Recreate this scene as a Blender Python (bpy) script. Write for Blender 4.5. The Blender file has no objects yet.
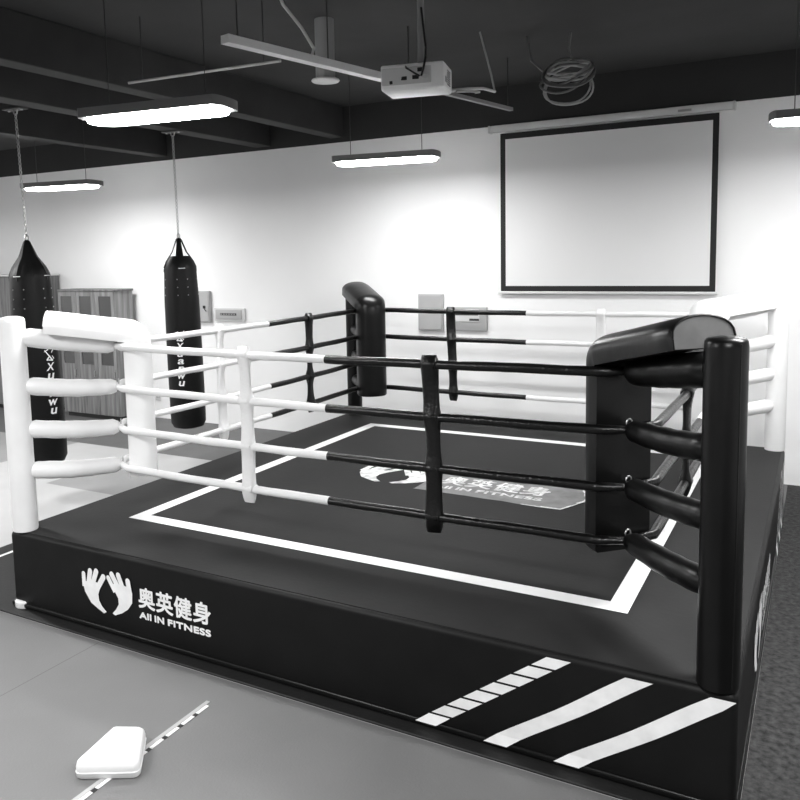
import bpy, bmesh, math, random
from mathutils import Vector, Matrix
random.seed(7)
C = bpy.context.scene.collection
PI = math.pi
S, SD, H = 4.25, 4.316, 0.508          # ring width, ring depth, canvas height
RC = Vector((S/2, SD/2, 0))            # ring base centre
d7 = math.sqrt(.5)

# ------------------------------------------------------------------ materials
def mat(name, col, rough=.5, noise=0., nscale=8., bump=0., bscale=60., spec=.5, coat=0., metal=0., emit=0., sheen=0.):
    m = bpy.data.materials.new(name); m.use_nodes = True
    nt = m.node_tree; b = nt.nodes['Principled BSDF']
    b.inputs['Base Color'].default_value = (col, col, col, 1)
    b.inputs['Roughness'].default_value = rough
    b.inputs['Specular IOR Level'].default_value = spec
    b.inputs['Coat Weight'].default_value = coat
    b.inputs['Coat Roughness'].default_value = .15
    b.inputs['Metallic'].default_value = metal
    if emit:
        b.inputs['Emission Color'].default_value = (1, 1, 1, 1)
        b.inputs['Emission Strength'].default_value = emit
    if noise or bump:
        tc = nt.nodes.new('ShaderNodeTexCoord')
    if noise:
        n = nt.nodes.new('ShaderNodeTexNoise'); n.inputs['Scale'].default_value = nscale; n.inputs['Detail'].default_value = 5
        nt.links.new(tc.outputs['Object'], n.inputs['Vector'])
        r = nt.nodes.new('ShaderNodeMapRange')
        r.inputs['From Min'].default_value = .3; r.inputs['From Max'].default_value = .7
        r.inputs['To Min'].default_value = col*(1-noise); r.inputs['To Max'].default_value = min(1, col*(1+noise))
        nt.links.new(n.outputs['Fac'], r.inputs['Value']); nt.links.new(r.outputs['Result'], b.inputs['Base Color'])
    if bump:
        n2 = nt.nodes.new('ShaderNodeTexNoise'); n2.inputs['Scale'].default_value = bscale; n2.inputs['Detail'].default_value = 3
        nt.links.new(tc.outputs['Object'], n2.inputs['Vector'])
        bp = nt.nodes.new('ShaderNodeBump'); bp.inputs['Strength'].default_value = bump; bp.inputs['Distance'].default_value = .02
        nt.links.new(n2.outputs['Fac'], bp.inputs['Height']); nt.links.new(bp.outputs['Normal'], b.inputs['Normal'])
    return m

def wood_mat(name, lo, hi):
    m = mat(name, lo, .55); nt = m.node_tree; b = nt.nodes['Principled BSDF']
    tc = nt.nodes.new('ShaderNodeTexCoord'); mp = nt.nodes.new('ShaderNodeMapping'); mp.inputs['Scale'].default_value = (14, 14, .9)
    n = nt.nodes.new('ShaderNodeTexNoise'); n.inputs['Scale'].default_value = 1.6; n.inputs['Detail'].default_value = 6
    r = nt.nodes.new('ShaderNodeMapRange'); r.inputs['From Min'].default_value = .32; r.inputs['From Max'].default_value = .68
    r.inputs['To Min'].default_value = lo; r.inputs['To Max'].default_value = hi
    nt.links.new(tc.outputs['Object'], mp.inputs['Vector']); nt.links.new(mp.outputs['Vector'], n.inputs['Vector'])
    nt.links.new(n.outputs['Fac'], r.inputs['Value']); nt.links.new(r.outputs['Result'], b.inputs['Base Color'])
    return m

def seam_mat(name, col, noise):
    """floor mats with thin dark seams every metre in x, at y = -0.93 + 2k"""
    m = mat(name, col, .5, noise, 1.6, .08, 90); nt = m.node_tree; b = nt.nodes['Principled BSDF']
    src = b.inputs['Base Color'].links[0].from_socket
    g = nt.nodes.new('ShaderNodeNewGeometry'); sp = nt.nodes.new('ShaderNodeSeparateXYZ'); nt.links.new(g.outputs['Position'], sp.inputs[0])
    def near(sock, off, per, w):
        a = nt.nodes.new('ShaderNodeMath'); a.operation = 'ADD'; a.inputs[1].default_value = -off + 50*per; nt.links.new(sock, a.inputs[0])
        mo = nt.nodes.new('ShaderNodeMath'); mo.operation = 'MODULO'; mo.inputs[1].default_value = per; nt.links.new(a.outputs[0], mo.inputs[0])
        lt = nt.nodes.new('ShaderNodeMath'); lt.operation = 'LESS_THAN'; lt.inputs[1].default_value = w; nt.links.new(mo.outputs[0], lt.inputs[0])
        return lt.outputs[0]
    mx = nt.nodes.new('ShaderNodeMath'); mx.operation = 'MAXIMUM'
    nt.links.new(near(sp.outputs['X'], .87, 3.0, .005), mx.inputs[0]); nt.links.new(near(sp.outputs['Y'], .07, 2.0, .005), mx.inputs[1])
    mu = nt.nodes.new('ShaderNodeMath'); mu.operation = 'MULTIPLY'; mu.inputs[1].default_value = -.55; nt.links.new(mx.outputs[0], mu.inputs[0])
    ad = nt.nodes.new('ShaderNodeMath'); ad.operation = 'ADD'; ad.inputs[1].default_value = 1; nt.links.new(mu.outputs[0], ad.inputs[0])
    fin = nt.nodes.new('ShaderNodeMath'); fin.operation = 'MULTIPLY'
    nt.links.new(ad.outputs[0], fin.inputs[0]); nt.links.new(src, fin.inputs[1]); nt.links.new(fin.outputs[0], b.inputs['Base Color'])
    return m

M = dict(
    wall=mat('wall_paint', .86, .9, .02, 1.2, .03, 120),
    black_wall=mat('black_wall_paint', .026, .9, .1, 2),
    ceil=mat('ceiling_paint', .042, .95, .2, 1.2),
    beam=mat('beam_paint', .036, .85, .2, 2),
    floor_front=seam_mat('floor_mat_grey', .155, .06),
    floor_mid=mat('floor_mat_mid', .27, .5, .05, 3, .08, 90),
    floor_light=mat('floor_mat_light', .46, .5, .04, 3, .08, 90),
    floor_dark=mat('floor_mat_dark', .11, .55, .08, 3, .08, 90),
    rubber=mat('rubber_floor', .036, .85, .6, 30, .3, 90, .2),
    black_mat=mat('black_mat', .010, .6, .2, 6, .1, 60),
    canvas=mat('canvas', .0145, .7, .12, 3, .05, 40, .22),
    skirt=mat('skirt_vinyl', .0055, .5, .2, 5, .12, 6, .2),
    tape=mat('white_tape', .82, .5),
    print=mat('white_print', .88, .5, .08, 12),
    print_worn=mat('worn_white_print', .66, .5, .4, 18),
    plate=mat('grey_plate', .17, .5, .25, 12),
    plate_edge=mat('plate_edge', .7, .5, .4, 60),
    wv=mat('white_vinyl', .85, .38, .03, 6, .12, 12),
    wv_rope=mat('white_rope_cover', .82, .4, .03, 6, .15, 50),
    bv=mat('black_vinyl', .0035, .32, .2, 6, .1, 9, .26),
    bv_rope=mat('black_rope_cover', .0035, .28, .2, 6, .2, 50, .36),
    bv_end=mat('grey_vinyl_panel', .085, .5, .12, 20),
    bag=mat('bag_vinyl', .004, .5, .2, 6, .1, 20, .22),
    metal=mat('steel', .5, .35, metal=1.),
    dmetal=mat('dark_metal', .06, .5, metal=.4),
    housing=mat('lamp_housing', .16, .5),
    glow=mat('lamp_diffuser', .9, .5, emit=72.),
    white_plastic=mat('white_plastic', .62, .45),
    proj_white=mat('projector_white', .92, .4), proj_grey=mat('projector_grey', .62, .45), trunk=mat('trunking_white', .82, .45),
    grey_plastic=mat('grey_plastic', .30, .5),
    box_grey=mat('grey_painted_steel', .40, .5),
    box_light=mat('light_painted_steel', .62, .5),
    dark=mat('dark_plastic', .015, .4),
    black=mat('black_border', .006, .7),
    screen=mat('screen_fabric', .74, .9),
    wood=wood_mat('grey_wood', .09, .24),
    wood_side=wood_mat('grey_wood_side', .16, .34),
    wood_dark=wood_mat('grey_wood_locker', .08, .2),
    glass=mat('dark_glass', .03, .12, spec=.6),
    cable=mat('grey_cable', .42, .55),
    cable_dark=mat('dark_cable', .16, .6),
    shoe=mat('white_leather', .80, .4),
)

# ------------------------------------------------------------------ mesh helpers
def NB(): return bmesh.new()
def obj(name, bm, m, parent=None, label=None, off=None, smooth=True, ang=38):
    if off is not None: bmesh.ops.translate(bm, verts=bm.verts, vec=-Vector(off))
    bmesh.ops.recalc_face_normals(bm, faces=bm.faces)
    me = bpy.data.meshes.new(name); bm.to_mesh(me); bm.free()
    for x in (m if isinstance(m, (list, tuple)) else [m]): me.materials.append(x)
    if smooth and len(me.polygons):
        me.polygons.foreach_set('use_smooth', [True]*len(me.polygons))
        me.set_sharp_from_angle(angle=math.radians(ang))
    o = bpy.data.objects.new(name, me); C.objects.link(o)
    if parent is not None: o.parent = parent
    if label: o['label'] = label
    return o
def thing(name, label, cat, loc=(0, 0, 0), rz=0, group=None):
    o = bpy.data.objects.new(name, None); C.objects.link(o); o.empty_display_size = .1
    o.location = loc; o.rotation_euler = (0, 0, rz); o['label'] = label; o['category'] = cat
    if group: o['group'] = group
    return o
def tag(o, label, cat, group=None):
    o['label'] = label; o['category'] = cat
    if group: o['group'] = group
    return o
def struct(name, bm, m, **k):
    o = obj(name, bm, m, **k); o['kind'] = 'structure'; return o
def dup(root, loc, rz, label, group=None):
    r = root.copy(); C.objects.link(r); r.location = loc; r.rotation_euler = (0, 0, rz); r['label'] = label
    if group: r['group'] = group
    for ch in list(root.children):
        c = ch.copy(); C.objects.link(c); c.parent = r
        for g in list(ch.children):
            e = g.copy(); C.objects.link(e); e.parent = c
    return r
def box(bm, x0, x1, y0, y1, z0, z1, bev=0., seg=2, mx=None, mi=0):
    r = bmesh.ops.create_cube(bm, size=1)
    vs = r['verts']
    for v in vs: v.co = Vector(((x0+x1)/2+v.co.x*(x1-x0), (y0+y1)/2+v.co.y*(y1-y0), (z0+z1)/2+v.co.z*(z1-z0)))
    fs = list({f for v in vs for f in v.link_faces})
    if bev:
        es = list({e for v in vs for e in v.link_edges})
        rr = bmesh.ops.bevel(bm, geom=es, offset=bev, segments=seg, profile=.5, affect='EDGES')
        fs = [f for f in set(fs)|set(rr['faces']) if f.is_valid]
        vs = list({v for f in fs for v in f.verts})
    for f in fs: f.material_index = mi
    if mx is not None: bmesh.ops.transform(bm, matrix=mx, verts=list({v for f in fs for v in f.verts}))
    return fs
def ring_loft(bm, rings, caps=True, closed=False, mi=0):
    vr = [[bm.verts.new(p) for p in r] for r in rings]; n = len(vr[0]); out = []
    for i in range(len(vr)-(0 if closed else 1)):
        a, b = vr[i], vr[(i+1) % len(vr)]
        for k in range(n): out.append(bm.faces.new((a[k], a[(k+1) % n], b[(k+1) % n], b[k])))
    if caps and not closed:
        out.append(bm.faces.new(vr[0][::-1])); out.append(bm.faces.new(vr[-1]))
    for f in out: f.material_index = mi
    return out
def tube(bm, pts, rad, seg=12, flat=1., up=(0, 0, 1), mi=0, closed=False, mi_fn=None):
    """tube along pts; rad scalar or list; flat scales the second axis"""
    pts = [Vector(p) for p in pts]; n = len(pts); rings = []
    rad = rad if isinstance(rad, (list, tuple)) else [rad]*n
    up = Vector(up)
    for i, p in enumerate(pts):
        if closed: t = pts[(i+1) % n]-pts[i-1]
        else: t = pts[min(i+1, n-1)]-pts[max(i-1, 0)]
        t.normalize()
        a = t.cross(up)
        if a.length < 1e-3: a = t.cross(Vector((0, 1, 0)))
        a.normalize(); b = a.cross(t).normalized()
        rings.append([p+a*math.cos(q)*rad[i]+b*math.sin(q)*rad[i]*flat for q in [2*PI*k/seg for k in range(seg)]])
    fs = ring_loft(bm, rings, closed=closed, mi=mi)
    if mi_fn:
        for f in fs: f.material_index = mi_fn(f.calc_center_median())
    return fs
def lathe(bm, prof, seg=28, cx=0, cy=0, mi=0):
    rings = [[(cx+max(r, 1e-4)*math.cos(2*PI*k/seg), cy+max(r, 1e-4)*math.sin(2*PI*k/seg), z) for k in range(seg)] for r, z in prof]
    return ring_loft(bm, rings, mi=mi)
def poly(bm, pts, mi=0):
    f = bm.faces.new([bm.verts.new(p) for p in pts]); f.material_index = mi; return f
def prism(bm, pts, vec, mi=0):
    vec = Vector(vec)
    return ring_loft(bm, [[Vector(p) for p in pts], [Vector(p)+vec for p in pts]], mi=mi)
def capsule2(a, b, w, n=7):
    a, b = Vector(a), Vector(b); t = (a-b).normalized(); s = Vector((-t.y, t.x)); o = []
    for k in range(n+1):
        q = PI*k/n; o.append(a+s*math.cos(q)*w/2+t*math.sin(q)*w/2)
    o += [b-s*w*.5, b+s*w*.5]
    return [tuple(p) for p in o]
def text_bm(body, size, offset=0., shear=0., spacing=1.):
    c = bpy.data.curves.new('lettering', 'FONT'); c.body = body; c.size = size; c.offset = offset; c.shear = shear; c.space_character = spacing
    o = bpy.data.objects.new('lettering', c); C.objects.link(o)
    bpy.context.view_layer.update()
    me = bpy.data.meshes.new_from_object(o.evaluated_get(bpy.context.evaluated_depsgraph_get()))
    bm = NB(); bm.from_mesh(me)
    bpy.data.objects.remove(o); bpy.data.curves.remove(c); bpy.data.meshes.remove(me)
    for f in bm.faces: f.material_index = 0
    return bm
def fit_bm(bm, u0, u1, v0, v1):
    xs = [v.co.x for v in bm.verts]; ys = [v.co.y for v in bm.verts]
    ax, bx_, ay, by = min(xs), max(xs), min(ys), max(ys)
    for v in bm.verts:
        v.co.x = u0+(v.co.x-ax)/(bx_-ax)*(u1-u0); v.co.y = v0+(v.co.y-ay)/(by-ay)*(v1-v0); v.co.z = 0
    return bm
def bold(bm, w):
    geo = bm.verts[:]+bm.edges[:]+bm.faces[:]
    for k in range(8):
        r = bmesh.ops.duplicate(bm, geom=geo)
        bmesh.ops.translate(bm, verts=[g for g in r['geom'] if isinstance(g, bmesh.types.BMVert)], vec=(w*math.cos(k*PI/4), w*math.sin(k*PI/4), .00012*(k+1)))
    return bm
def map_bm(bm, fn, nrm=(0, 0, 0)):
    nrm = Vector(nrm)
    for v in bm.verts: v.co = Vector(fn(v.co.x, v.co.y))+nrm*v.co.z
    return bm

# ------------------------------------------------------------------ camera
cam = bpy.data.cameras.new('camera'); co = bpy.data.objects.new('camera', cam); C.objects.link(co)
r_ = Vector((0.8731, 0.4871, -0.0208)); f_ = Vector((-0.4868, 0.8672, -0.1051))
f_.normalize(); r_ = (r_-f_*r_.dot(f_)).normalized(); u_ = r_.cross(f_)
co.matrix_world = Matrix(((r_.x, u_.x, -f_.x, 4.474), (r_.y, u_.y, -f_.y, -3.187), (r_.z, u_.z, -f_.z, 2.197), (0, 0, 0, 1)))
cam.sensor_fit = 'HORIZONTAL'; cam.sensor_width = 36; cam.lens = 801.8/800*36
cam.shift_x = (400-372.16)/800; cam.shift_y = -(400-341.69)/800
cam.clip_start = .05
bpy.context.scene.camera = co

# ------------------------------------------------------------------ room
WY = 5.07
XL, XR, YF, CH = -9.0, 8.0, -7.0, 3.95
bm = NB(); box(bm, XL, XR, WY, WY+.2, 0, 3.548); struct('wall_back', bm, M['wall'])
bm = NB(); box(bm, XL, XR, WY-.012, WY+.2, 3.548, CH); struct('trim_1', bm, M['black_wall'])
bm = NB(); box(bm, XL-.2, XL, YF, WY+.2, 0, CH); struct('wall_left', bm, M['wall'])
bm = NB(); box(bm, XR, XR+.2, YF, WY+.2, 0, CH); struct('wall_right', bm, M['wall'])
bm = NB(); box(bm, XL, XR, YF-.2, YF, 0, CH); struct('wall_front', bm, M['wall'])
bm = NB(); box(bm, XL-.2, XR+.2, YF-.2, WY+.2, CH, CH+.15); struct('ceiling', bm, M['ceil'])
# ceiling beams running front to back
k = 2
for x0, w, zb in ((-3.45, .20, 3.60), (-1.76, .22, 3.585), (-.66, .18, 3.60), (6.0, .22, 3.6)):
    bm = NB(); box(bm, x0, x0+w, YF, WY-.014, zb, CH, .006, 1); struct('trim_%d' % k, bm, M['beam']); k += 1

# floor: one slab, areas of differently shaded mats
bm = NB()
xs = [XL, -3.46, -2.28, -1.03, 0., .87, 4.26, XR]
ys = [YF, -.085, 2.07, 2.42, 2.78, 3.49, WY+.2]
fm = [M['floor_front'], M['floor_mid'], M['floor_light'], M['floor_dark'], M['rubber']]
for i in range(len(xs)-1):
    for j in range(len(ys)-1):
        x, y = (xs[i]+xs[i+1])/2, (ys[j]+ys[j+1])/2
        if x > 4.26: mi = 4
        elif y < -.085: mi = 0
        elif y > 3.49: mi = 3
        elif x < -3.46: mi = 1 if y > 2.42 else 2
        elif x > -2.28 and 2.07 < y < 2.78: mi = 1
        else: mi = 2
        poly(bm, [(xs[i], ys[j], 0), (xs[i+1], ys[j], 0), (xs[i+1], ys[j+1], 0), (xs[i], ys[j+1], 0)], mi)
bmesh.ops.remove_doubles(bm, verts=bm.verts, dist=1e-4)
r = bmesh.ops.extrude_face_region(bm, geom=bm.faces[:])
bmesh.ops.translate(bm, verts=[g for g in r['geom'] if isinstance(g, bmesh.types.BMVert)], vec=(0, 0, -.1))
struct('floor', bm, fm, smooth=False)

# black mat under the ring, reaching out past its left side
t = thing('floor_mat', 'thin black floor mat under the ring, showing along its front foot and left side', 'mat', (1.6, 2.1, 0))
bm = NB(); box(bm, -1.03, 4.242, -.085, 4.40, .0005, .014, .004, 1); obj('mat_sheet', bm, M['black_mat'], t, off=(1.6, 2.1, 0))
bm = NB(); box(bm, -.875, -.845, -.085, 4.40, .0138, .0155); obj('white_line', bm, M['tape'], t, 'thin white line along the mat edge', off=(1.6, 2.1, 0))

# ------------------------------------------------------------------ boxing ring
ring = thing('boxing_ring', 'raised black and white boxing ring with roped corners, black skirt and white stripes', 'boxing ring', RC)
def part(name, bm, m, parent=None, label=None, **k): return obj(name, bm, m, parent or ring, label, off=RC, **k)

bm = NB(); box(bm, 0, S, 0, SD, .0145, H, .03, 5)
# slight padding bulge along the skirt foot
part('platform', bm, M['skirt'], label='black vinyl covered platform')
plat = ring.children[-1]
bm = NB(); box(bm, -.012, S+.012, -.012, SD+.012, .0145, .05, .012, 3); sk = part('skirt_hem', bm, M['bv'], plat)
bm = NB(); box(bm, .022, S-.022, .022, SD-.022, H-.01, H+.004, .003, 2)
canvas = part('canvas', bm, M['canvas'], label='dark grey canvas deck')
# boundary line
a, w = .517, .10; bm = NB(); z = H+.006
o4 = [(a, a), (S-a, a), (S-a, SD-a), (a, SD-a)]; i4 = [(a+w, a+w), (S-a-w, a+w), (S-a-w, SD-a-w), (a+w, SD-a-w)]
for q in range(4):
    n = (q+1) % 4; poly(bm, [(*o4[q], z), (*o4[n], z), (*i4[n], z), (*i4[q], z)])
part('boundary_line', bm, M['tape'], canvas, 'white square boundary line')

# emblem (two raised hands) and lettering; (u, v) in metres as on the front skirt
PLm = [(0.657, 0.301), (0.675, 0.236), (0.722, 0.176), (0.787, 0.146), (0.828, 0.13), (0.85, 0.143), (0.814, 0.17), (0.792, 0.203), (0.788, 0.239), (0.806, 0.28), (0.8, 0.309), (0.75, 0.315), (0.707, 0.304)]
FL = [(0.671, 0.347), (0.671, 0.291), (0.729, 0.373), (0.711, 0.299), (0.781, 0.38), (0.749, 0.306), (0.84, 0.356), (0.787, 0.281)]
PRm = [(0.893, 0.327), (0.923, 0.29), (0.952, 0.247), (0.954, 0.211), (0.93, 0.175), (0.9, 0.145), (0.919, 0.136), (0.978, 0.161), (1.029, 0.195), (1.064, 0.239), (1.068, 0.299), (1.054, 0.327), (0.999, 0.334), (0.942, 0.33)]
FR = [(0.879, 0.358), (0.917, 0.301), (0.909, 0.384), (0.95, 0.325), (0.963, 0.388), (0.99, 0.327), (1.038, 0.366), (1.046, 0.319)]
def hand_bm(pal, fin, fn, nrm, w=.036):
    bm = NB()
    def tri(p, h=0.):
        vs = [bm.verts.new((x, y, h)) for x, y in p]; bm.faces.new(vs)
    tri(pal)
    for q in range(0, 8, 2):
        a_, b_ = Vector(fin[q]), Vector(fin[q+1]); tri(capsule2(a_, b_+(b_-a_).normalized()*.024, w if q else w*.86), .0002*(q+1))
    bmesh.ops.triangulate(bm, faces=bm.faces[:])
    return map_bm(bm, fn, nrm)
def logo(fn, parent, m, lab, nrm):
    e = None
    for pal, fin in ((PLm, FL), (PRm, FR)):
        part('hand_emblem', hand_bm(pal, fin, fn, nrm), m, parent, 'white open hand emblem '+lab, smooth=False)
    for q, ch in enumerate('奥英健身'):
        b = fit_bm(text_bm(ch, .13), 1.118+q*.136, 1.118+q*.136+.123, .229, .349)
        part('lettering', map_bm(bold(b, .0034), fn, nrm), m, parent, 'white Chinese character '+lab, smooth=False)
    for wd, u0, u1 in (('All', 1.12, 1.208), ('IN', 1.238, 1.305), ('FITNESS', 1.338, 1.645)):
        b = fit_bm(text_bm(wd, .05, 0, 0, 1.05), u0, u1, .165, .200)
        part('lettering', map_bm(bold(b, .003), fn, nrm), m, parent, 'white lettering reading '+wd+' '+lab, smooth=False)
def stripes(fn, parent):
    sl = 1.38
    for q in range(8):
        z0 = .038+q*.0575; z1 = z0+.048; bm = NB(); x0 = 2.872+(z0-.03)*sl; x1 = 2.872+(z1-.03)*sl
        prism(bm, [fn(x0, z0), fn(x0+.105, z0), fn(x1+.105, z1), fn(x1, z1)], (0, 0, .0)) if False else poly(bm, [fn(x0, z0), fn(x0+.105, z0), fn(x1+.105, z1), fn(x1, z1)])
        part('stripe_block', bm, M['print'], parent, smooth=False)
    for xb in (3.225, 3.545):
        bm = NB(); z0 = .035; n = 10
        for q in range(n):
            za, zb = z0+(H-.029-z0)*q/n, z0+(H-.029-z0)*(q+1)/n
            wv = lambda z: .006*math.sin(z*17+xb)
            xa, xc = xb+(za-.035)*sl+wv(za), xb+(zb-.035)*sl+wv(zb)
            poly(bm, [fn(xa, za), fn(min(xa+.108, S-.005), za), fn(min(xc+.108, S-.005), zb), fn(xc, zb)])
        bmesh.ops.remove_doubles(bm, verts=bm.verts, dist=1e-4)
        part('stripe', bm, M['print'], parent, smooth=False)
def skirt_off(v):   # follow the rounded top edge of the platform and the hem
    if v > H-.03:
        q = (v-(H-.03))/.03; return -.0045+.03*(1-math.sqrt(max(0, 1-q*q)))
    if v < .052: return -.0155
    return -.0045
front = lambda u, v: (u, skirt_off(v), v)
right = lambda u, v: (S-skirt_off(v), u+.066, v)
right_logo = lambda u, v: (S+.0045, .84+(u-.65)*1.3, .10+(v-.13)*1.2)
logo(front, plat, M['print'], 'on the front skirt', (0, -1, 0)); stripes(front, plat)
logo(right_logo, plat, M['print'], 'on the right skirt', (1, 0, 0)); stripes(right, plat)
# worn centre sticker on the canvas
bm = NB(); zz = H+.0055
random.seed(3)
edge = [(1.88, 2.47), (1.9, 1.90)]
n = 26
pts = [(1.93, 1.93), (1.93, 2.44), (2.4, 2.47), (2.7, 2.455), (2.9, 2.45), (3.03, 2.44)]
for q in range(1, 8):
    pts.append((3.03+.09*math.sin(q/8*PI*.9)+random.uniform(-.015, .015), 2.44-.5*q/8))
for q in range(0, 9):
    pts.append((3.02-1.1*q/8, 1.885+random.uniform(-.008, .008)+.04*q/8))
bm = NB(); poly(bm, [(x, y, zz) for x, y in pts]); bmesh.ops.triangulate(bm, faces=bm.faces[:])
plate = part('centre_sticker', bm, M['plate'], canvas, 'worn grey sticker in the ring centre', smooth=False)
bm = NB(); zq = zz+.0007
rim = pts[5:16]
for q in range(len(rim)-1):
    (xa, ya), (xb, yb) = rim[q], rim[q+1]; dd = Vector((xb-xa, yb-ya)); nn = Vector((-dd.y, dd.x)).normalized()*(.010+.006*(q % 3))
    poly(bm, [(xa, ya, zq), (xb, yb, zq), (xb-nn.x, yb-nn.y, zq), (xa-nn.x, ya-nn.y, zq)])
part('sticker_edge', bm, M['plate_edge'], canvas, 'torn white sticker edge', smooth=False)
fl = lambda u, v: (1.31+(u-.65)*1.54, 1.955+(v-.13)*1.7, H+.0068)
logo(fl, canvas, M['print_worn'], 'in the ring centre', (0, 0, 1))

# corners
POSTS = {'A': ((.08, .062), (1, 1), 'w'), 'B': ((S-.078, .05), (-1, 1), 'b'), 'C': ((S-.076, SD-.076), (-1, -1), 'w'), 'D': ((.076, SD-.076), (1, -1), 'b')}
SLEEVE_Z = [1.745, 1.435, 1.160, .893]
ROPE_Z = [1.665, 1.398, 1.133, .883]
RO = .42
ROPE_R = .0235
word = {'w': 'white', 'b': 'black'}
where = {'A': 'front left', 'B': 'front right', 'C': 'rear right', 'D': 'rear left'}
for key, (p0, dr, col) in POSTS.items():
    n = Vector((dr[0]*d7, dr[1]*d7, 0)); pp = Vector((-n.y, n.x, 0)); P0 = Vector((*p0, 0))
    mv = M['wv'] if col == 'w' else M['bv']; lab = '%s %%s at the %s corner' % (word[col], where[key])
    bm = NB(); rp = .079; top = 1.872 if key != 'C' else 1.77; hd = -.03 if key == 'C' else 0.
    if key == 'A': rp = .077
    lathe(bm, [(rp*.97, H+.004), (rp, H+.02), (rp*1.0, 1.0), (rp, top-.035), (rp*.97, top-.014), (rp*.86, top-.003), (rp*.5, top+.004), (0, top+.006)], 32, *p0)
    post = part('corner_post', bm, mv, None, lab % 'padded post')
    # seam piping down the post and foot at the floor
    bm = NB(); q = P0-n*rp*.98; tube(bm, [q+Vector((0, 0, H+.02)), q+Vector((0, 0, top-.02))], .004, 6); part('seam', bm, mv, post)
    if key == 'A':
        bm = NB(); lathe(bm, [(.068, .0145), (.07, .02), (.07, .05), (.06, .06)], 24, p0[0]-.012, p0[1]-.02); part('post_foot', bm, M['wv'], post, 'white post foot showing below the skirt')
    # turnbuckle sleeves
    for q, (zs, zr) in enumerate(zip(SLEEVE_Z, ROPE_Z)):
        bm = NB(); N = 16; L0, L1 = .06, .60; ptsS, rr = [], []
        for s_ in range(N+1):
            tt = s_/N; s = L0+(L1-L0)*tt
            sag = -.012*math.sin(PI*tt)*(1 if q else .3)
            jitter = .0012*math.sin(9*tt*PI+q*2+ord(key))
            ptsS.append(P0+n*s+Vector((0, 0, zs+(zr-zs)*tt+sag)))
            base = .056 if q else (.072 if key == 'B' else .06)
            rr.append(base*(.80 if s_ == 0 else 1.)*(1-.12*max(0, (tt-.55)/.45))*(1 if tt < .97 else .72)+jitter)
        tube(bm, ptsS, rr, 18); sl = part('turnbuckle_sleeve', bm, mv, None, lab % 'padded turnbuckle sleeve')
        bm = NB(); e = ptsS[-1]; tube(bm, [e-n*.015, e+n*.03], [.03, .02], 10); part('sleeve_neck', bm, mv, sl)
        bm = NB(); c_ = e+n*.015+Vector((0, 0, .03))
        tube(bm, [c_+pp*.014*math.cos(x)+Vector((0, 0, 1))*.018*math.sin(x) for x in [2*PI*k/10 for k in range(10)]], .004, 6, up=n, closed=True)
        part('rope_shackle', bm, M['dmetal'] if key == 'D' else M['metal'], sl, 'small steel shackle')
    # corner pad: D section swept up, over the top and back to the post
    path = []; zb = .82; sc = .745
    for z in (zb, zb+.012, zb+.04, 1.0, 1.2, 1.4, 1.55, 1.64+hd): path.append((sc, z, 0.))
    rb = .085; rise = math.radians({'A': 9, 'B': 12.5, 'C': 6, 'D': 12}[key])
    for q in range(1, 9):
        an = (PI/2+rise*-1)*q/8; path.append((sc-rb+rb*math.cos(an), 1.68+hd+rb*math.sin(an), an))
    s_, z_, an = path[-1]
    for q in (.25, .5, .75, .96, 1.):
        L = (s_-{'A': .20, 'B': .13, 'C': .14, 'D': .14}[key])*q; path.append((s_-L, z_+L*math.tan(rise), PI/2-rise))
    rings = []
    for i, (s, z, an) in enumerate(path):
        T = .175 if i < 8 else .175-(.035 if key == 'B' else .04)*min(1, (i-7)/9); W = .285 if i < 8 else .285+.025*min(1, (i-7)/9)
        k_ = 1.
        if i == 0 or i == len(path)-1: k_ = .93
        if i == len(path)-2: k_ = .99
        outn = n*math.cos(an)+Vector((0, 0, 1))*math.sin(an)
        prof = [(-W/2*k_, -T/2), (-W/2*k_, -T*.18)]
        for q in range(1, 12):
            b = PI*q/12; prof.append((-math.cos(b)*W/2*k_, -T*.18+math.sin(b)**.8*T*.68*k_))
        prof += [(W/2*k_, -T*.18), (W/2*k_, -T/2)]
        rings.append([P0+n*s+Vector((0, 0, z))+pp*a_+outn*b_ for a_, b_ in prof])
    bm = NB(); ring_loft(bm, rings); pad = part('corner_pad', bm, mv, None, lab % 'corner cushion folded back over the top', ang=50)
    # stitched end panel of the pad top
    cen = sum((p for p in rings[-1]), Vector())/len(rings[-1]); tdir = Vector(rings[-1][0])-Vector(rings[-3][0]); tdir.normalize()
    bm = NB(); poly(bm, [cen+(p-cen)*.96+tdir*.0015 for p in rings[-1]]); part('end_panel', bm, M['bv_end'] if col == 'b' else M['wv'], pad, 'grey end panel' if col == 'b' else None, smooth=False)
    bm = NB(); tube(bm, [p+tdir*.001 for p in rings[-1][1:-1]], .005, 6); part('piping', bm, mv, pad)

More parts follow.
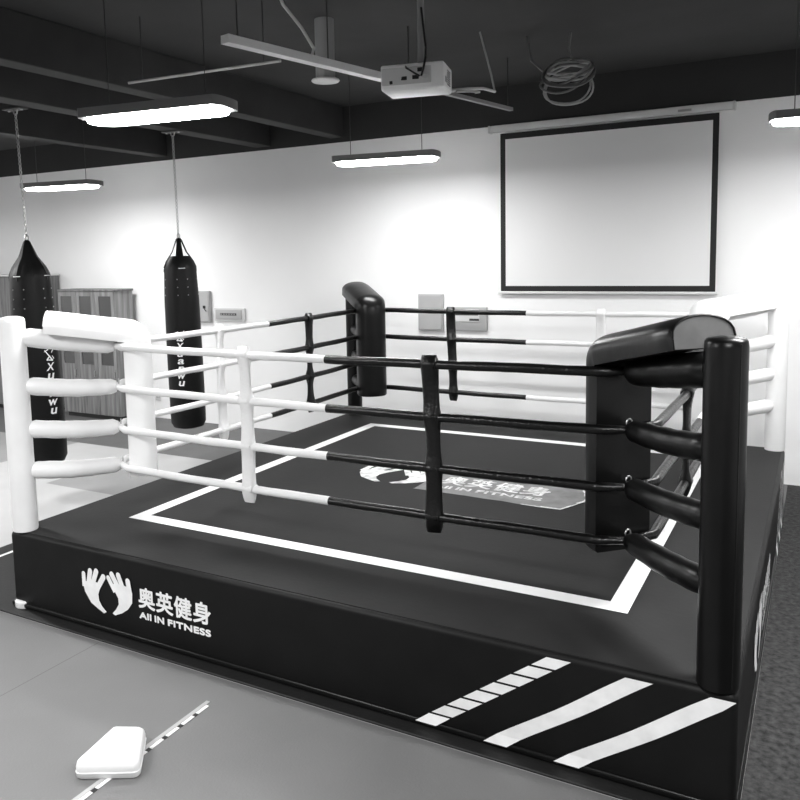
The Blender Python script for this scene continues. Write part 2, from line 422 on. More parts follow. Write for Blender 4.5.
# ropes: four sides, four levels, each half white and half black
def rope_side(kA, kB, level):
    (a0, da, ca), (b0, db, cb) = POSTS[kA], POSTS[kB]
    s = .60
    A = Vector((a0[0]+da[0]*d7*s, a0[1]+da[1]*d7*s, ROPE_Z[level])); B = Vector((b0[0]+db[0]*d7*s, b0[1]+db[1]*d7*s, ROPE_Z[level]))
    alongx = abs(B.x-A.x) > abs(B.y-A.y)
    if alongx: line = RO if A.y < 2 else SD-RO
    else: line = RO if A.x < 2 else S-RO
    pts = [A]; N = 40
    for i in range(N+1):
        tt = i/N; g = .04+.92*tt; p = A.lerp(B, g)
        if alongx: p.y = line
        else: p.x = line
        p.z += -.010*math.sin(PI*tt)+.0012*math.sin(31*tt+level*2)
        pts.append(p)
    pts.append(B)
    mid = (A+B)/2; mid[0 if alongx else 1] += {'AB': .035, 'AD': .09}.get(kA+kB, 0)
    ax = 0 if alongx else 1; sgn = 1 if B[ax] > A[ax] else -1
    # split exactly at the colour change
    cut = [pts[0]]
    for p, q in zip(pts, pts[1:]):
        if (p[ax]-mid[ax])*(q[ax]-mid[ax]) < 0:
            t_ = (mid[ax]-p[ax])/(q[ax]-p[ax]); cut.append(p.lerp(q, t_))
        cut.append(q)
    bm = NB()
    rr = [ROPE_R*(1+.03*math.sin(i*1.7+level)) for i in range(len(cut))]; rr[0] = rr[-1] = ROPE_R*.7
    tube(bm, cut, rr, 12, mi_fn=lambda c: 0 if (c[ax]-mid[ax])*sgn < 0 else 1)
    mm = {'w': M['wv_rope'], 'b': M['bv_rope']}
    part('rope', bm, [mm[ca], mm[cb]], None, 'ring rope, half white and half black')
for sd in (('A', 'B'), ('A', 'D'), ('D', 'C'), ('B', 'C')):
    for lv in range(4): rope_side(*sd, lv)

# rope spacers (vertical ties)
def spacer(x, y, alongx, col, seed):
    random.seed(seed)
    m = M['wv_rope'] if col == 'w' else M['bv_rope']
    zt, zb = ROPE_Z[0]+.045, ROPE_Z[-1]-.085
    zs, N = [], 44
    bm = NB(); rings = []
    dirv = Vector((1, 0, 0)) if alongx else Vector((0, 1, 0)); nv = Vector((0, 1, 0)) if alongx else Vector((1, 0, 0))
    for i in range(N+1):
        z = zt+(zb-zt)*i/N
        dist = min(abs(z-rz) for rz in ROPE_Z)
        near = math.exp(-(dist/.05)**2)
        w = (.045+.003*near)*(1.0 if col == 'b' else .93); th = .018+.018*near
        if i in (0, N): w *= .82; th *= .45
        if i == 1 or i == N-1: w *= .95; th *= .85
        lean = .006*math.sin(z*5+seed)+(.012*(zt-z))
        tw = .25*math.sin(z*6+seed*1.7)*(1-near)
        c = Vector((x, y, z-.006))+dirv*lean
        dv = dirv*math.cos(tw)+nv*math.sin(tw); nn = nv*math.cos(tw)-dirv*math.sin(tw)
        rings.append([c+dv*w*math.cos(a)*abs(math.cos(a))**-.3+nn*th*math.sin(a) if abs(math.cos(a)) > .02 else c+nn*th*math.sin(a) for a in [2*PI*k/16+.001 for k in range(16)]])
    ring_loft(bm, rings)
    sp = part('rope_spacer', bm, m, None, '%s vertical tie between the ropes' % word[col], ang=60)
    for rz in ROPE_Z:     # wrapped bands where the tie crosses a rope
        bm = NB(); c = Vector((x, y, rz-.006))+dirv*.012*(zt-rz)
        rr_ = [[c+dirv*s_+nv*.037*math.cos(a)+Vector((0, 0, .032*math.sin(a))) for a in [2*PI*k/14 for k in range(14)]] for s_ in (-.034, -.026, .026, .034)]
        for k_ in (0, 3): rr_[k_] = [c+(p-c)*.88 + dirv*((-.034 if k_ == 0 else .034)*.12) for p in rr_[k_]]
        ring_loft(bm, rr_); part('tie_band', bm, m, sp)
X1, X2 = 1.605, 2.78
spacer(X1, RO, True, 'w', 1); spacer(X2, RO, True, 'b', 2)
spacer(1.375, SD-RO, True, 'b', 3); spacer(X2+.02, SD-RO, True, 'w', 4)
spacer(RO, 1.62, False, 'w', 5); spacer(RO, 2.86, False, 'b', 6)
spacer(S-RO, 1.60, False, 'b', 7); spacer(S-RO, 2.76, False, 'w', 8)

# ------------------------------------------------------------------ punching bags
def chain_bm(z0, z1, L=.05, r=.0045, wd=.011):
    bm = NB(); n = max(2, int((z1-z0)/(L*.74))); st = (z1-z0)/n
    for i in range(n):
        zc = z0+st*(i+.5); pts = []
        for k in range(10):
            a = 2*PI*k/10; pts.append((wd*math.cos(a), 0, zc+(L/2-r)*math.sin(a)) if i % 2 else (0, wd*math.cos(a), zc+(L/2-r)*math.sin(a)))
        tube(bm, pts, r, 5, up=(0, 1, 0) if i % 2 else (1, 0, 0), closed=True)
    return bm
def bag(loc, R, ztop, zsh, zbot, text_ang, tilt, wide, label, bracket_label, open_straps):
    X, Y, ZB = loc
    root = thing('punching_bag', label, 'punching bag', (X, Y, ZB), 0, 'hanging punching bags')
    L = lambda z: z-ZB
    r0 = R*.90
    bm = NB()
    lathe(bm, [(0, L(zbot)), (R*.55, L(zbot)+.004), (R*.86, L(zbot)+.022), (R*.98, L(zbot)+.07), (R, L(zbot)+.2), (R, L(zbot)+.8), (R*.97, L(zsh)-.35), (r0, L(zsh)-.03), (r0*.97, L(zsh)), (r0*.80, L(zsh)+.07), (r0*.60, L(zsh)+.12), (0, L(zsh)+.125)], 36)
    body = obj('bag_body', bm, M['bag'], root, 'black vinyl bag body')
    for k in range(4):
        a = text_ang+.35+k*PI/2; ca, sa = math.cos(a), math.sin(a); bm = NB()
        hw0, hw1 = (.16, .035) if wide else (.036, .02)
        def P(rad, tq, z):
            q_ = max(-.80, min(.80, tq/max(rad, .004))); return Vector((rad*math.cos(a+q_), rad*math.sin(a+q_), z))
        sec = [(r0*1.01, L(zsh)-.05, hw0), (r0*1.0, L(zsh)+.005, hw0), (r0*.84, L(zsh)+.07, hw0*.93), (r0*.47, L(zsh)+.165, hw0*.65+hw1*.35), (.03, L(ztop)-.02, hw1), (.012, L(ztop), hw1*.8)]
        rings = [[P(rd, -w, z), P(rd+.004, 0, z), P(rd, w, z), P(rd-.006, w*.9, z-.003), P(rd-.004, 0, z-.003), P(rd-.006, -w*.9, z-.003)] for rd, z, w in sec]
        ring_loft(bm, rings); obj('strap', bm, M['bag'], root)
        bm = NB()
        tube(bm, [P(r0*1.03, t_, L(zsh)-.012) for t_ in (-.035, 0, .035)], .0035, 5); obj('stitching', bm, M['print'], body, 'white stitched bar')
        bm = NB()
        for t_ in (-.055, .055):
            for q in range(3):
                zc = L(zsh)-.13-q*.085; rr_ = R*.955+.004*q
                bmesh.ops.create_uvsphere(bm, u_segments=6, v_segments=4, radius=.007, matrix=Matrix.Translation(P(math.sqrt(max(0, rr_**2-t_*t_)), t_, zc)))
        obj('rivets', bm, M['metal'], body, 'rows of small steel rivets')
    # lettering down the side
    rt = R+.0015
    def wrap(u, v): return (rt*math.cos(text_ang+u/rt), rt*math.sin(text_ang+u/rt), v)
    zt0 = L(zsh)-.73 if wide else L(zsh)-.74
    bm = NB()
    for (x0, y0, x1, y1, w) in ((-.045, .045, .03, -.055, .016), (.055, .06, -.03, -.05, .014), (-.03, -.045, .03, -.052, .016), (-.05, .03, -.01, .05, .010), (.025, -.01, .045, -.04, .012)):
        dd = Vector((x1-x0, y1-y0)); nn = Vector((-dd.y, dd.x)).normalized()*w/2
        poly(bm, [(x0+nn.x*.4, y0+nn.y*.4, 0), (x0-nn.x*.4, y0-nn.y*.4, 0), (x1-nn.x, y1-nn.y, 0), (x1+nn.x, y1+nn.y, 0)])
    map_bm(bm, lambda u, v: wrap(u, zt0+v)); obj('brand_mark', bm, M['print'], body, 'white brushed mark above the lettering', smooth=False)
    for q, ch in enumerate('Xuanwu'):
        b = text_bm(ch, .1, .0022, .18); hgt = .072 if ch == 'X' else .056
        wd = {'X': .085, 'w': .095}.get(ch, .07)
        fit_bm(b, -wd/2, wd/2, 0, hgt); zq = zt0-.115-q*.080
        map_bm(b, lambda u, v: wrap(u, zq-.03+v)); obj('lettering', b, M['print'], body, 'white letter', smooth=False)
    bm = NB(); lathe(bm, [(.016, L(ztop)-.01), (.02, L(ztop)+.0), (.02, L(ztop)+.03), (.008, L(ztop)+.05)], 12); obj('swivel', bm, M['metal'], root, 'steel swivel')
    obj('chain', chain_bm(L(ztop)+.045, -.005), M['metal'], root, 'steel chain')
    root.rotation_euler = tilt
    br = thing('ceiling_bracket', bracket_label, 'bracket', (X, Y, ZB-.02), 0, 'ceiling brackets for the punching bags')
    bm = NB(); box(bm, -.12, .12, -.05, .05, .05, .065, .004, 1); obj('mounting_plate', bm, M['dmetal'], br)
    for sx in (-.085, .085):
        bm = NB(); lathe(bm, [(.010, .040), (.011, .044), (.011, .05)], 8, sx, 0); obj('bolt', bm, M['metal'], br)
    bm = NB(); tube(bm, [(-.03, 0, .055), (-.02, 0, .02), (0, 0, .004), (.02, 0, .02), (.03, 0, .055)], .007, 8, up=(0, 1, 0)); obj('hook', bm, M['metal'], br)
    return root
# small lean: rotate about the image's depth axis
def lean(ang): return Matrix.Rotation(ang, 3, Vector((-.487, .867, 0))).to_euler()
bag((-1.87, 1.685, 3.54), .197, 2.42, 2.10, .34, math.radians(-5), lean(-math.radians(1.3)), True,
    'black punching bag with white vertical lettering hanging left, partly behind the white front post', 'ceiling bracket holding the chain of the left punching bag', False)
bag((-1.66, 3.46, 3.54), .192, 2.45, 2.13, .35, math.radians(-62), lean(-math.radians(.6)), False,
    'black punching bag with four open straps hanging before the wall, right of the wooden cabinet', 'ceiling bracket holding the chain of the right punching bag', True)

# ------------------------------------------------------------------ ceiling lamps
def stadium(L, W, n=10, k=.7):
    o = []; r = W/2; e = r*k*2
    for i in range(n+1):
        a = -PI/2+PI*i/n; o.append((L/2-e*.5+e*.5*math.cos(a)*1., r*math.sin(a)))
    for i in range(n+1):
        a = PI/2+PI*i/n; o.append((-L/2+e*.5+e*.5*math.cos(a), r*math.sin(a)))
    return o
def lamp(loc, rz, label):
    t = thing('pendant_lamp', label, 'ceiling lamp', loc, rz, 'suspended linear ceiling lamps')
    L, W = 1.02, .285
    bm = NB(); o = stadium(L+.03, W, 8, .22); prism(bm, [(x, y, .012) for x, y in o], (0, 0, .058)); obj('housing', bm, M['housing'], t)
    bm = NB(); o = stadium(L-.012, W-.012, 12, .95)
    rings = [[(x*s, y*s2, z) for x, y in o] for s, s2, z in ((.985, .93, -.012), (.997, .985, -.004), (1, 1, .0115))]
    ring_loft(bm, rings); obj('diffuser', bm, M['glow'], t, 'glowing white diffuser')
    for sx in (-.36, .36):
        bm = NB(); tube(bm, [(sx, 0, .07), (sx, 0, CH-loc[2]-.001)], .0035, 6, up=(0, 1, 0)); obj('suspension_wire', bm, M['dmetal'], t)
    return t
L1 = lamp((.80, .66, 3.10), math.radians(8), 'largest glowing lamp, nearest the camera, hanging above the left side of the ring')
dup(L1, (.80, 3.70, 3.10), math.radians(9), 'glowing lamp in the middle, hanging left of the projector screen')
dup(L1, (-3.56, 3.56, 3.10), math.radians(10), 'smallest glowing lamp at far left, hanging above the wooden cabinet')
dup(L1, (4.62, 3.51, 3.10), math.radians(9), 'glowing lamp cut off by the right edge, right of the projector screen')

# ------------------------------------------------------------------ projector screen on the back wall
t = thing('projector_screen', 'large white projector screen with a black border hung on the back wall', 'projector screen', (2.53, WY, 1.78))
o_ = (2.53, WY, 1.78)
bm = NB(); box(bm, 1.365, 3.72, WY-.085, WY-.005, 3.475, 3.545, .012, 2); cs = obj('screen_case', bm, M['box_light'], t, 'white roller case', off=o_)
for x in (1.355, 3.725):
    bm = NB(); box(bm, x-.012, x+.012, WY-.09, WY-.002, 3.468, 3.546, .004, 1); obj('end_cap', bm, M['white_plastic'], cs, off=o_)
bm = NB(); box(bm, 3.24, 3.36, WY-.0885, WY-.084, 3.492, 3.514); obj('case_badge', bm, M['grey_plastic'], cs, 'grey badge', off=o_)
bm = NB(); box(bm, 1.466, 3.598, WY-.046, WY-.040, 1.80, 3.458); sh = obj('screen_border', bm, M['black'], t, 'black border', off=o_)
bm = NB(); box(bm, 1.522, 3.545, WY-.0475, WY-.0455, 1.858, 3.396); obj('screen_surface', bm, M['screen'], t, 'white projection surface', off=o_)
bm = NB(); box(bm, 1.435, 3.62, WY-.058, WY-.030, 1.772, 1.802, .01, 2); obj('weight_bar', bm, M['box_light'], t, off=o_)

# ------------------------------------------------------------------ projector, trunking, cables
ang = math.radians(13); PX, PY, PZ = 2.262, 1.45, 3.21
t = thing('projector', 'white ceiling projector with sockets on its back, hanging above the ring', 'projector', (PX, PY, PZ), ang)
bm = NB(); fs = box(bm, -.165, .165, -.125, .12, 0, .140, .014, 3)
for v in bm.verts:
    if v.co.z < .03: v.co.y *= .96; v.co.z -= .008*math.cos(v.co.x/.15*PI/2)
body = obj('projector_body', bm, M['proj_white'], t, ang=50); body.scale = (1.2, 1.1, 1.12); body.location = (-.03, 0, -.005)
bm = NB(); box(bm, -.158, .10, -.1275, -.123, .028, .118, .004, 1); obj('rear_panel', bm, M['proj_grey'], body, 'grey socket panel')
for (x, z, w, h, m_) in ((-.108, .042, .016, .018, 'dark'), (-.04, .06, .03, .02, 'dark'), (-.012, .066, .016, .016, 'white_plastic'), (-.055, .068, .012, .02, 'white_plastic'), (.02, .062, .034, .022, 'dark'), (.045, .10, .03, .022, 'dark'), (.008, .084, .02, .012, 'white_plastic')):
    bm = NB(); box(bm, x-w/2, x+w/2, -.1295, -.126, z-h/2, z+h/2, .002, 1); obj('socket', bm, M[m_], body)
bm = NB(); tube(bm, [(.068+.013*math.cos(a), -.130, .062+.013*math.sin(a)) for a in [2*PI*k/12 for k in range(12)]], .004, 6, up=(0, 1, 0), closed=True); obj('power_socket_ring', bm, M['white_plastic'], body)
bm = NB()
for q in range(7): box(bm, .1645, .1665, -.03+.0, .055, .03+q*.012, .036+q*.012)
obj('side_vent', bm, M['dark'], body)
bm = NB(); box(bm, .1645, .167, -.085, -.05, .035, .065); obj('side_badge', bm, M['grey_plastic'], body)
bm = NB(); lathe(bm, [(.05, 0), (.05, .04), (.04, .05)], 20); lens = obj('lens_ring', bm, M['dark'], body); lens.rotation_euler = (-PI/2, 0, 0); lens.location = (-.05, .10, .065)
bm = NB(); box(bm, -.09, .11, -.05, .05, .155, .165, .003, 1)
for x, y in ((-.08, -.04), (.1, -.04), (-.08, .04), (.1, .04)): tube(bm, [(x, y, .13), (x, y, .16)], .008, 8, up=(0, 1, 0))
obj('mount_plate', bm, M['grey_plastic'], t)
bm = NB(); tube(bm, [(.0, 0, .16), (0, 0, CH-PZ-.012)], .022, 12, up=(0, 1, 0)); tube(bm, [(.0, 0, CH-PZ-.014), (0, 0, CH-PZ-.001)], .07, 16, up=(0, 1, 0)); obj('mount_pole', bm, M['grey_plastic'], t)
bm = NB(); tube(bm, [(-.085, -.08, .165), (-.06, -.155, .12), (-.01, -.165, .085), (.02, -.145, .068)], .006, 6); tube(bm, [(.03, -.143, .068), (.05, -.165, .11), (.055, -.13, .18), (.04, -.05, .26), (.01, -.03, .5)], .007, 6); obj('cable', bm, M['dark'], t, 'black cable')
# trunking at ceiling height
t = thing('cable_trunking', 'white cable trunking running under the dark ceiling past the projector', 'cable trunking', (1.62, 2.5, 3.49))
A_, B_ = Vector((1.29, .75, 3.52)), Vector((1.68, 2.72, 3.52))
def bar(bm, A, B, w, h):
    A, B = Vector(A), Vector(B); dd = (B-A).normalized(); s = dd.cross(Vector((0, 0, 1))).normalized()*w/2; u = Vector((0, 0, h/2))
    ring_loft(bm, [[p+s+u, p-s+u, p-s-u, p+s-u] for p in (A, B)])
bm = NB(); bar(bm, A_, B_, .072, .05); obj('near_trunk', bm, M['trunk'], t, off=(1.62, 2.5, 3.49))
bm = NB(); bar(bm, B_, (1.93, 4.05, 3.52), .04, .03); obj('far_trunk', bm, M['grey_plastic'], t, 'grey far length of trunking', off=(1.62, 2.5, 3.49))
bm = NB()
for f in (.05, .45, .9):
    p = A_.lerp(B_, f); tube(bm, [p+Vector((0, 0, .02)), (p.x, p.y, CH-.001)], .005, 6, up=(0, 1, 0))
p = Vector((1.95, 3.9, 3.52)); tube(bm, [p+Vector((0, 0, .015)), (p.x, p.y, CH-.001)], .005, 6, up=(0, 1, 0))
obj('hanger_rod', bm, M['dmetal'], t, off=(1.62, 2.5, 3.49))
# cables leaving the projector (built in world coordinates)
def toloc(o):
    o.data.transform((Matrix.Translation((PX, PY, PZ)) @ Matrix.Rotation(ang, 4, 'Z')).inverted()); return o
bm = NB(); off_ = (0, 0, 0); pj = bpy.data.objects['projector']; t = pj
tube(bm, [(2.30, 1.54, 3.218), (2.37, 1.70, 3.25), (2.30, 2.1, 3.335), (2.24, 2.55, 3.42), (2.20, 2.9, 3.46)], .012, 8); toloc(obj('cable', bm, M['white_plastic'], t, 'white cable'))
bm = NB(); tube(bm, [(2.38, 1.72, 3.245), (2.36, 2.0, 3.295), (2.31, 2.3, 3.345), (2.22, 2.45, 3.375)], .008, 8); toloc(obj('cable', bm, M['cable'], t, 'grey cable'))
bm = NB(); tube(bm, [(2.06, 2.95, CH-.01), (2.16, 2.93, 3.6), (2.2, 2.9, 3.46)], .008, 8); toloc(obj('cable', bm, M['cable'], t, 'grey cable'))
t = bpy.data.objects['cable_trunking']
bm = NB(); tube(bm, [(1.42, 1.5, 3.54), (1.44, 1.5, 3.60), (1.40, 1.42, 3.72), (1.34, 1.3, 3.85), (1.32, 1.26, CH-.004)], .011, 8); obj('cable', bm, M['white_plastic'], t, 'thin white cable looping up to the ceiling', off=(1.62, 2.5, 3.49))
# thin conduit parallel to the lamps
bm = NB(); off_ = (.6, 1.27, 3.5)
tube(bm, [(.0, 1.225, 3.5), (1.30, 1.31, 3.5)], .010, 8); t = thing('ceiling_conduit', 'thin pale pipe under the ceiling behind the largest lamp', 'pipe', off_)
obj('pipe', bm, M['cable'], t, off=off_)
bm = NB()
for f in (.1, .9): tube(bm, [(.0+1.3*f, 1.225+.085*f, 3.505), (.0+1.3*f, 1.225+.085*f, 3.80 if f < .5 else CH-.001)], .004, 6, up=(0, 1, 0))
bm2 = NB(); bm.free(); 
tube(bm2, [(.13, 1.234, 3.505), (.13, 1.234, CH-.001)], .004, 6, up=(0, 1, 0)); tube(bm2, [(1.17, 1.30, 3.505), (1.17, 1.30, CH-.001)], .004, 6, up=(0, 1, 0)); obj('hanger_rod', bm2, M['dmetal'], t, off=off_)
# downlight
t = thing('downlight', 'round surface mounted downlight with a pale rim, left of the projector', 'downlight', (1.20, 2.02, 3.50))
bm = NB(); lathe(bm, [(.072, .015), (.072, .12), (.072, CH-3.5-.001)], 24); obj('can', bm, M['grey_plastic'], t)
bm = NB(); lathe(bm, [(.0, .004), (.075, .002), (.098, .0), (.106, .008), (.1, .018), (.072, .024)], 28); obj('rim', bm, M['white_plastic'], t, 'pale round rim')
# coil of cable
t = thing('cable_coil', 'tangled coil of grey cables hanging from the ceiling above the projector screen', 'cable', (2.66, 3.33, 3.45))
random.seed(11)
def coil(R, rz, n, tiltx, cz, rad, mm, lab=None):
    bm = NB()
    for q in range(n):
        rr_ = R*random.uniform(.92, 1.06); tx, ty = tiltx+random.uniform(-.12, .12), random.uniform(-.12, .12)
        mx = Matrix.Rotation(tx, 4, 'X') @ Matrix.Rotation(ty, 4, 'Y'); oc = Vector((random.uniform(-.02, .02), random.uniform(-.02, .02), cz+random.uniform(-.03, .03)))
        tube(bm, [mx @ Vector((rr_*math.cos(a), rr_*.85*math.sin(a), .01*math.sin(3*a+q)))+oc for a in [2*PI*k/28 for k in range(28)]], rad, 6, closed=True)
    return obj('cable_loop', bm, mm, t, lab)
coil(.21, 0, 5, .75, .16, .009, M['cable_dark']); coil(.17, 0, 5, .55, .20, .010, M['cable']); coil(.20, 0, 2, 1.15, .06, .008, M['cable'])
bm = NB(); tube(bm, [(0, .08, .3), (-.02, .08, .38), (0, .06, CH-3.45-.002)], .01, 8); obj('cable_run', bm, M['cable_dark'], t); bm = NB(); tube(bm, [(-.2, 0, .2), (-.3, -.02, .3), (-.34, .0, CH-3.45-.002)], .008, 8); obj('cable_run', bm, M['cable_dark'], t)

# ------------------------------------------------------------------ wall boxes
def wallbox(name, label, cat, x0, x1, z0, z1, dep, m):
    t = thing(name, label, cat, ((x0+x1)/2, WY, z0)); off_ = ((x0+x1)/2, WY, z0)
    bm = NB(); box(bm, x0, x1, WY-dep, WY-.001, z0, z1, .006, 2); obj('cabinet_box', bm, m, t, off=off_)
    return t, off_
t, of = wallbox('electrical_panel', 'grey electrical panel with a latch on the wall beside the right punching bag', 'electrical panel', -2.86, -2.595, 1.378, 1.792, .05, M['box_grey'])
bm = NB(); box(bm, -2.845, -2.61, WY-.056, WY-.05, 1.392, 1.778, .003, 1); dr = obj('door', bm, M['box_grey'], t, off=of)
bm = NB(); box(bm, -2.70, -2.655, WY-.066, WY-.056, 1.56, 1.60, .004, 1, ); tube(bm, [(-2.67, WY-.062, 1.55), (-2.64, WY-.064, 1.525)], .006, 6); obj('latch', bm, M['dark'], dr, 'dark latch', off=of)
t, of = wallbox('breaker_box', 'low breaker box with grey cover, on the wall right of the right punching bag', 'electrical box', -2.535, -2.03, 1.395, 1.57, .03, M['box_light'])
bm = NB(); box(bm, -2.50, -2.075, WY-.045, WY-.03, 1.425, 1.552, .006, 2); cv_ = obj('cover', bm, M['box_grey'], t, 'grey cover', off=of)
bm = NB(); box(bm, -2.42, -2.15, WY-.048, WY-.044, 1.475, 1.505, .002, 1); obj('breaker_window', bm, M['dark'], cv_, 'dark breaker window', off=of)
bm = NB()
for q in range(6): box(bm, -2.41+q*.043, -2.385+q*.043, WY-.052, WY-.047, 1.482, 1.498)
obj('breaker_switch', bm, M['grey_plastic'], cv_, off=of)
t, of = wallbox('electrical_panel', 'plain grey rectangular panel on the wall right of the black rear pad', 'electrical panel', .470, .776, 1.352, 1.766, .04, M['box_grey'])
bm = NB(); box(bm, .485, .761, WY-.046, WY-.04, 1.367, 1.751, .003, 1); obj('door', bm, M['box_grey'], t, off=of)
t, of = wallbox('breaker_box', 'wide grey breaker box with a dark window on the wall behind the rear ropes', 'electrical box', .834, 1.298, 1.365, 1.625, .04, M['box_grey'])
bm = NB(); box(bm, .90, 1.215, WY-.05, WY-.04, 1.46, 1.60, .005, 1); cv_ = obj('cover', bm, M['box_light'], t, 'pale cover', off=of)
bm = NB(); box(bm, .93, 1.205, WY-.054, WY-.049, 1.535, 1.585, .002, 1); obj('breaker_window', bm, M['dark'], cv_, 'dark breaker window', off=of)
bm = NB(); box(bm, 1.10, 1.215, WY-.054, WY-.049, 1.475, 1.50, .002, 1); obj('breaker_switch', bm, M['dmetal'], cv_, off=of)
t = thing('wall_socket', 'small pale wall socket low on the wall left of the right punching bag', 'socket', (-3.63, WY, .25))
bm = NB(); box(bm, -.045, .045, -.012, -.001, 0, .09, .004, 2); pl = obj('socket_plate', bm, M['box_light'], t)
for x in (-.018, .018):
    bm = NB(); box(bm, x-.004, x+.004, -.0135, -.0115, .035, .058); obj('socket_slot', bm, M['dmetal'], pl)

# ------------------------------------------------------------------ wooden cabinet and locker
CX0, CX1, CY0, CY1 = -5.05, -3.94, 4.65, 4.97
t = thing('wooden_cabinet', 'grey wooden cabinet with three dark glass doors against the back wall', 'cabinet', (-4.49, 4.84, 0)); of = (-4.49, 4.84, 0)
bm = NB()
box(bm, CX0, CX0+.03, CY0, CY1, .06, 1.80); box(bm, CX1-.03, CX1, CY0, CY1, .06, 1.80); box(bm, CX0+.03, CX1-.03, CY1-.02, CY1, .06, 1.80); box(bm, CX0+.03, CX1-.03, CY0, CY1, .06, .09)
obj('carcass', bm, M['wood_side'], t, off=of)
bm = NB(); box(bm, CX0-.02, CX1+.02, CY0-.02, CY1+.01, 1.80, 1.83, .005, 1); obj('cabinet_top', bm, M['wood_dark'], t, off=of)
bm = NB(); box(bm, CX0+.02, CX1-.02, CY0+.03, CY1-.02, .0, .06); obj('plinth', bm, M['dark'], t, 'dark recessed plinth', off=of)
bm = NB(); box(bm, CX0+.03, CX1-.03, CY0+.02, CY1-.03, .74, .76); box(bm, CX0+.03, CX1-.03, CY0+.02, CY1-.03, 1.24, 1.26); obj('shelf', bm, M['wood_dark'], t, off=of)
wd = (CX1-CX0)/3
for q, (g0, g1) in enumerate(((-5.00, -4.775), (-4.62, -4.39), (-4.235, -4.0))):
    x0, x1 = CX0+wd*q+.004, CX0+wd*(q+1)-.004; yf, yb = CY0-.022, CY0-.001; bm = NB()
    box(bm, x0, g0, yf, yb, .07, 1.795); box(bm, g1, x1, yf, yb, .07, 1.795); box(bm, g0, g1, yf, yb, .07, .775); box(bm, g0, g1, yf, yb, 1.735, 1.795)
    dr = obj('door', bm, M['wood'], t, off=of)
    bm = NB(); box(bm, g0, g1, yf+.008, yf+.013, .775, 1.735); obj('glass_pane', bm, M['glass'], dr, 'dark glass pane', off=of)
    bm = NB(); xx = (x0+g0)/2; tube(bm, [(g1+.02, yf, .60), (g1+.02, yf-.02, .61), (g1+.02, yf-.02, .69), (g1+.02, yf, .70)], .006, 6, up=(1, 0, 0)); obj('handle', bm, M['metal'], dr, off=of)
t = thing('tall_locker', 'taller grey wooden locker at the far left, behind the left punching bag', 'cabinet', (-5.85, 4.84, 0)); of = (-5.85, 4.84, 0)
LX0, LX1 = -7.5, -5.49
bm = NB(); box(bm, LX0, LX1, 4.64, 5.03, .06, 2.02); obj('carcass', bm, M['wood_dark'], t, off=of)
bm = NB(); box(bm, LX0-.01, LX1+.015, 4.60, 5.035, 2.02, 2.05, .004, 1); obj('locker_top', bm, M['box_light'], t, 'pale top board', off=of)
bm = NB(); box(bm, LX0+.02, LX1-.02, 4.67, 5.0, 0, .06); obj('plinth', bm, M['dark'], t, off=of)
n = 5; wd = (LX1-LX0)/n
for q in range(n):
    x0 = LX0+wd*q+.004; x1 = LX0+wd*(q+1)-.004
    bm = NB(); box(bm, x0, x1, 4.618, 4.639, .07, 2.01, .003, 1); dr = obj('door', bm, M['wood_dark'], t, off=of)
    bm = NB(); lathe(bm, [(.014, 0), (.018, .012), (.0, .02)], 10); kn = obj('knob', bm, M['metal'], dr); kn.rotation_euler = (PI/2, 0, 0); kn.location = (x1-.05+5.85, 4.618-4.84, 1.95)

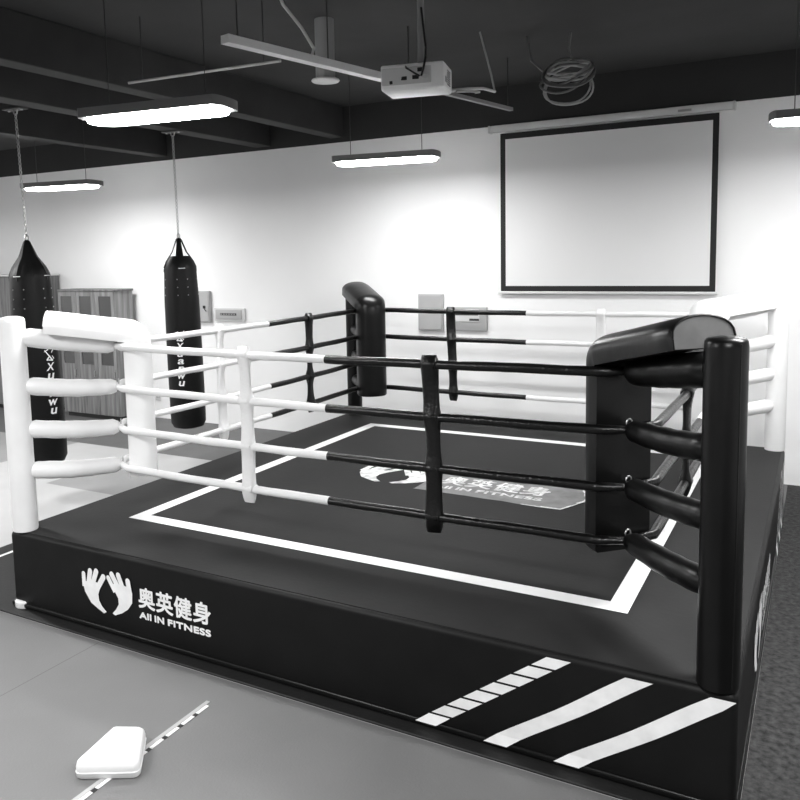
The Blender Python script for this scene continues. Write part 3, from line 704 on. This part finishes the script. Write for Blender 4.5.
# ------------------------------------------------------------------ things on the front floor
t = thing('mat_joint_strip', 'short toothed joint strip between the floor mats, beside the white pad', 'mat strip', (1.875, -.75, 0))
bm = NB(); box(bm, -.022, .0, -.6, .46, .0005, .004); obj('edge_band', bm, M['cable'], t, 'grey edge band')
for q in range(10):
    y0 = -.585+q*.104; bm = NB(); box(bm, .002, .022, y0, y0+.078, .0005, .005, .002, 1); obj('tooth', bm, M['tape'], t, 'white tooth')
for q in range(9):
    y0 = -.585+q*.104+.080; bm = NB(); box(bm, .002, .022, y0, y0+.022, .0005, .003); obj('tooth_gap', bm, M['dark'], t, 'dark gap')
# white rounded pad, seen end on
t = thing('foam_pad', 'white rounded pad lying on the front floor, left of the toothed mat strip', 'pad', (1.812, -.815, 0), math.atan2(.487, .873))
def pad_ring(z, g):
    o = []
    for (x, y), r in (((.125, -.16), .03), ((.090, .115), .045), ((-.075, .120), .02), ((-.150, -.16), .03)):
        sx, sy = (1 if x > 0 else -1), (1 if y > 0 else -1)
        ks = range(5)
        a0 = math.atan2(sy, sx)-PI/4
        for k in ks:
            a = a0+PI/2*k/4; o.append(((x-sx*r+r*math.cos(a))*g, (y-sy*r+r*math.sin(a))*g, z))
    return o
bm = NB(); ring_loft(bm, [pad_ring(*q)[::-1] for q in ((.0005, .96), (.008, 1.), (.052, 1.), (.068, .97), (.077, .90), (.082, .75), (.084, .4))]); obj('pad_body', bm, M['shoe'], t, ang=60)
bm = NB(); q = pad_ring(.030, 1.003); tube(bm, q, .003, 6, closed=True); obj('seam', bm, M['print'], t)

# ------------------------------------------------------------------ light
def area(loc, power, sx, sy, rz=0, name='ceiling_fill_light'):
    l = bpy.data.lights.new(name, 'AREA'); l.shape = 'RECTANGLE'; l.size = sx; l.size_y = sy; l.energy = power
    o = bpy.data.objects.new(name, l); C.objects.link(o); o.location = loc; o.rotation_euler = (0, 0, rz); return o
for (x, y) in ((-3.5, .6), (5.0, .7), (.9, -2.6), (5.0, -2.6), (-3.5, -2.6), (-7.4, 1.2)):  # unseen fill lights: assumed further lamp rows, the last added to brighten left wall
    area((x, y, 3.09), 140, 1.1, .22)
w = bpy.data.worlds.new('world'); bpy.context.scene.world = w; w.use_nodes = True
w.node_tree.nodes['Background'].inputs[0].default_value = (.5, .5, .5, 1); w.node_tree.nodes['Background'].inputs[1].default_value = .1
sc = bpy.context.scene
sc.view_settings.view_transform = 'Standard'; sc.view_settings.look = 'None'
sc.view_settings.exposure = 0.0
sc.cycles.max_bounces = 8; sc.cycles.diffuse_bounces = 5
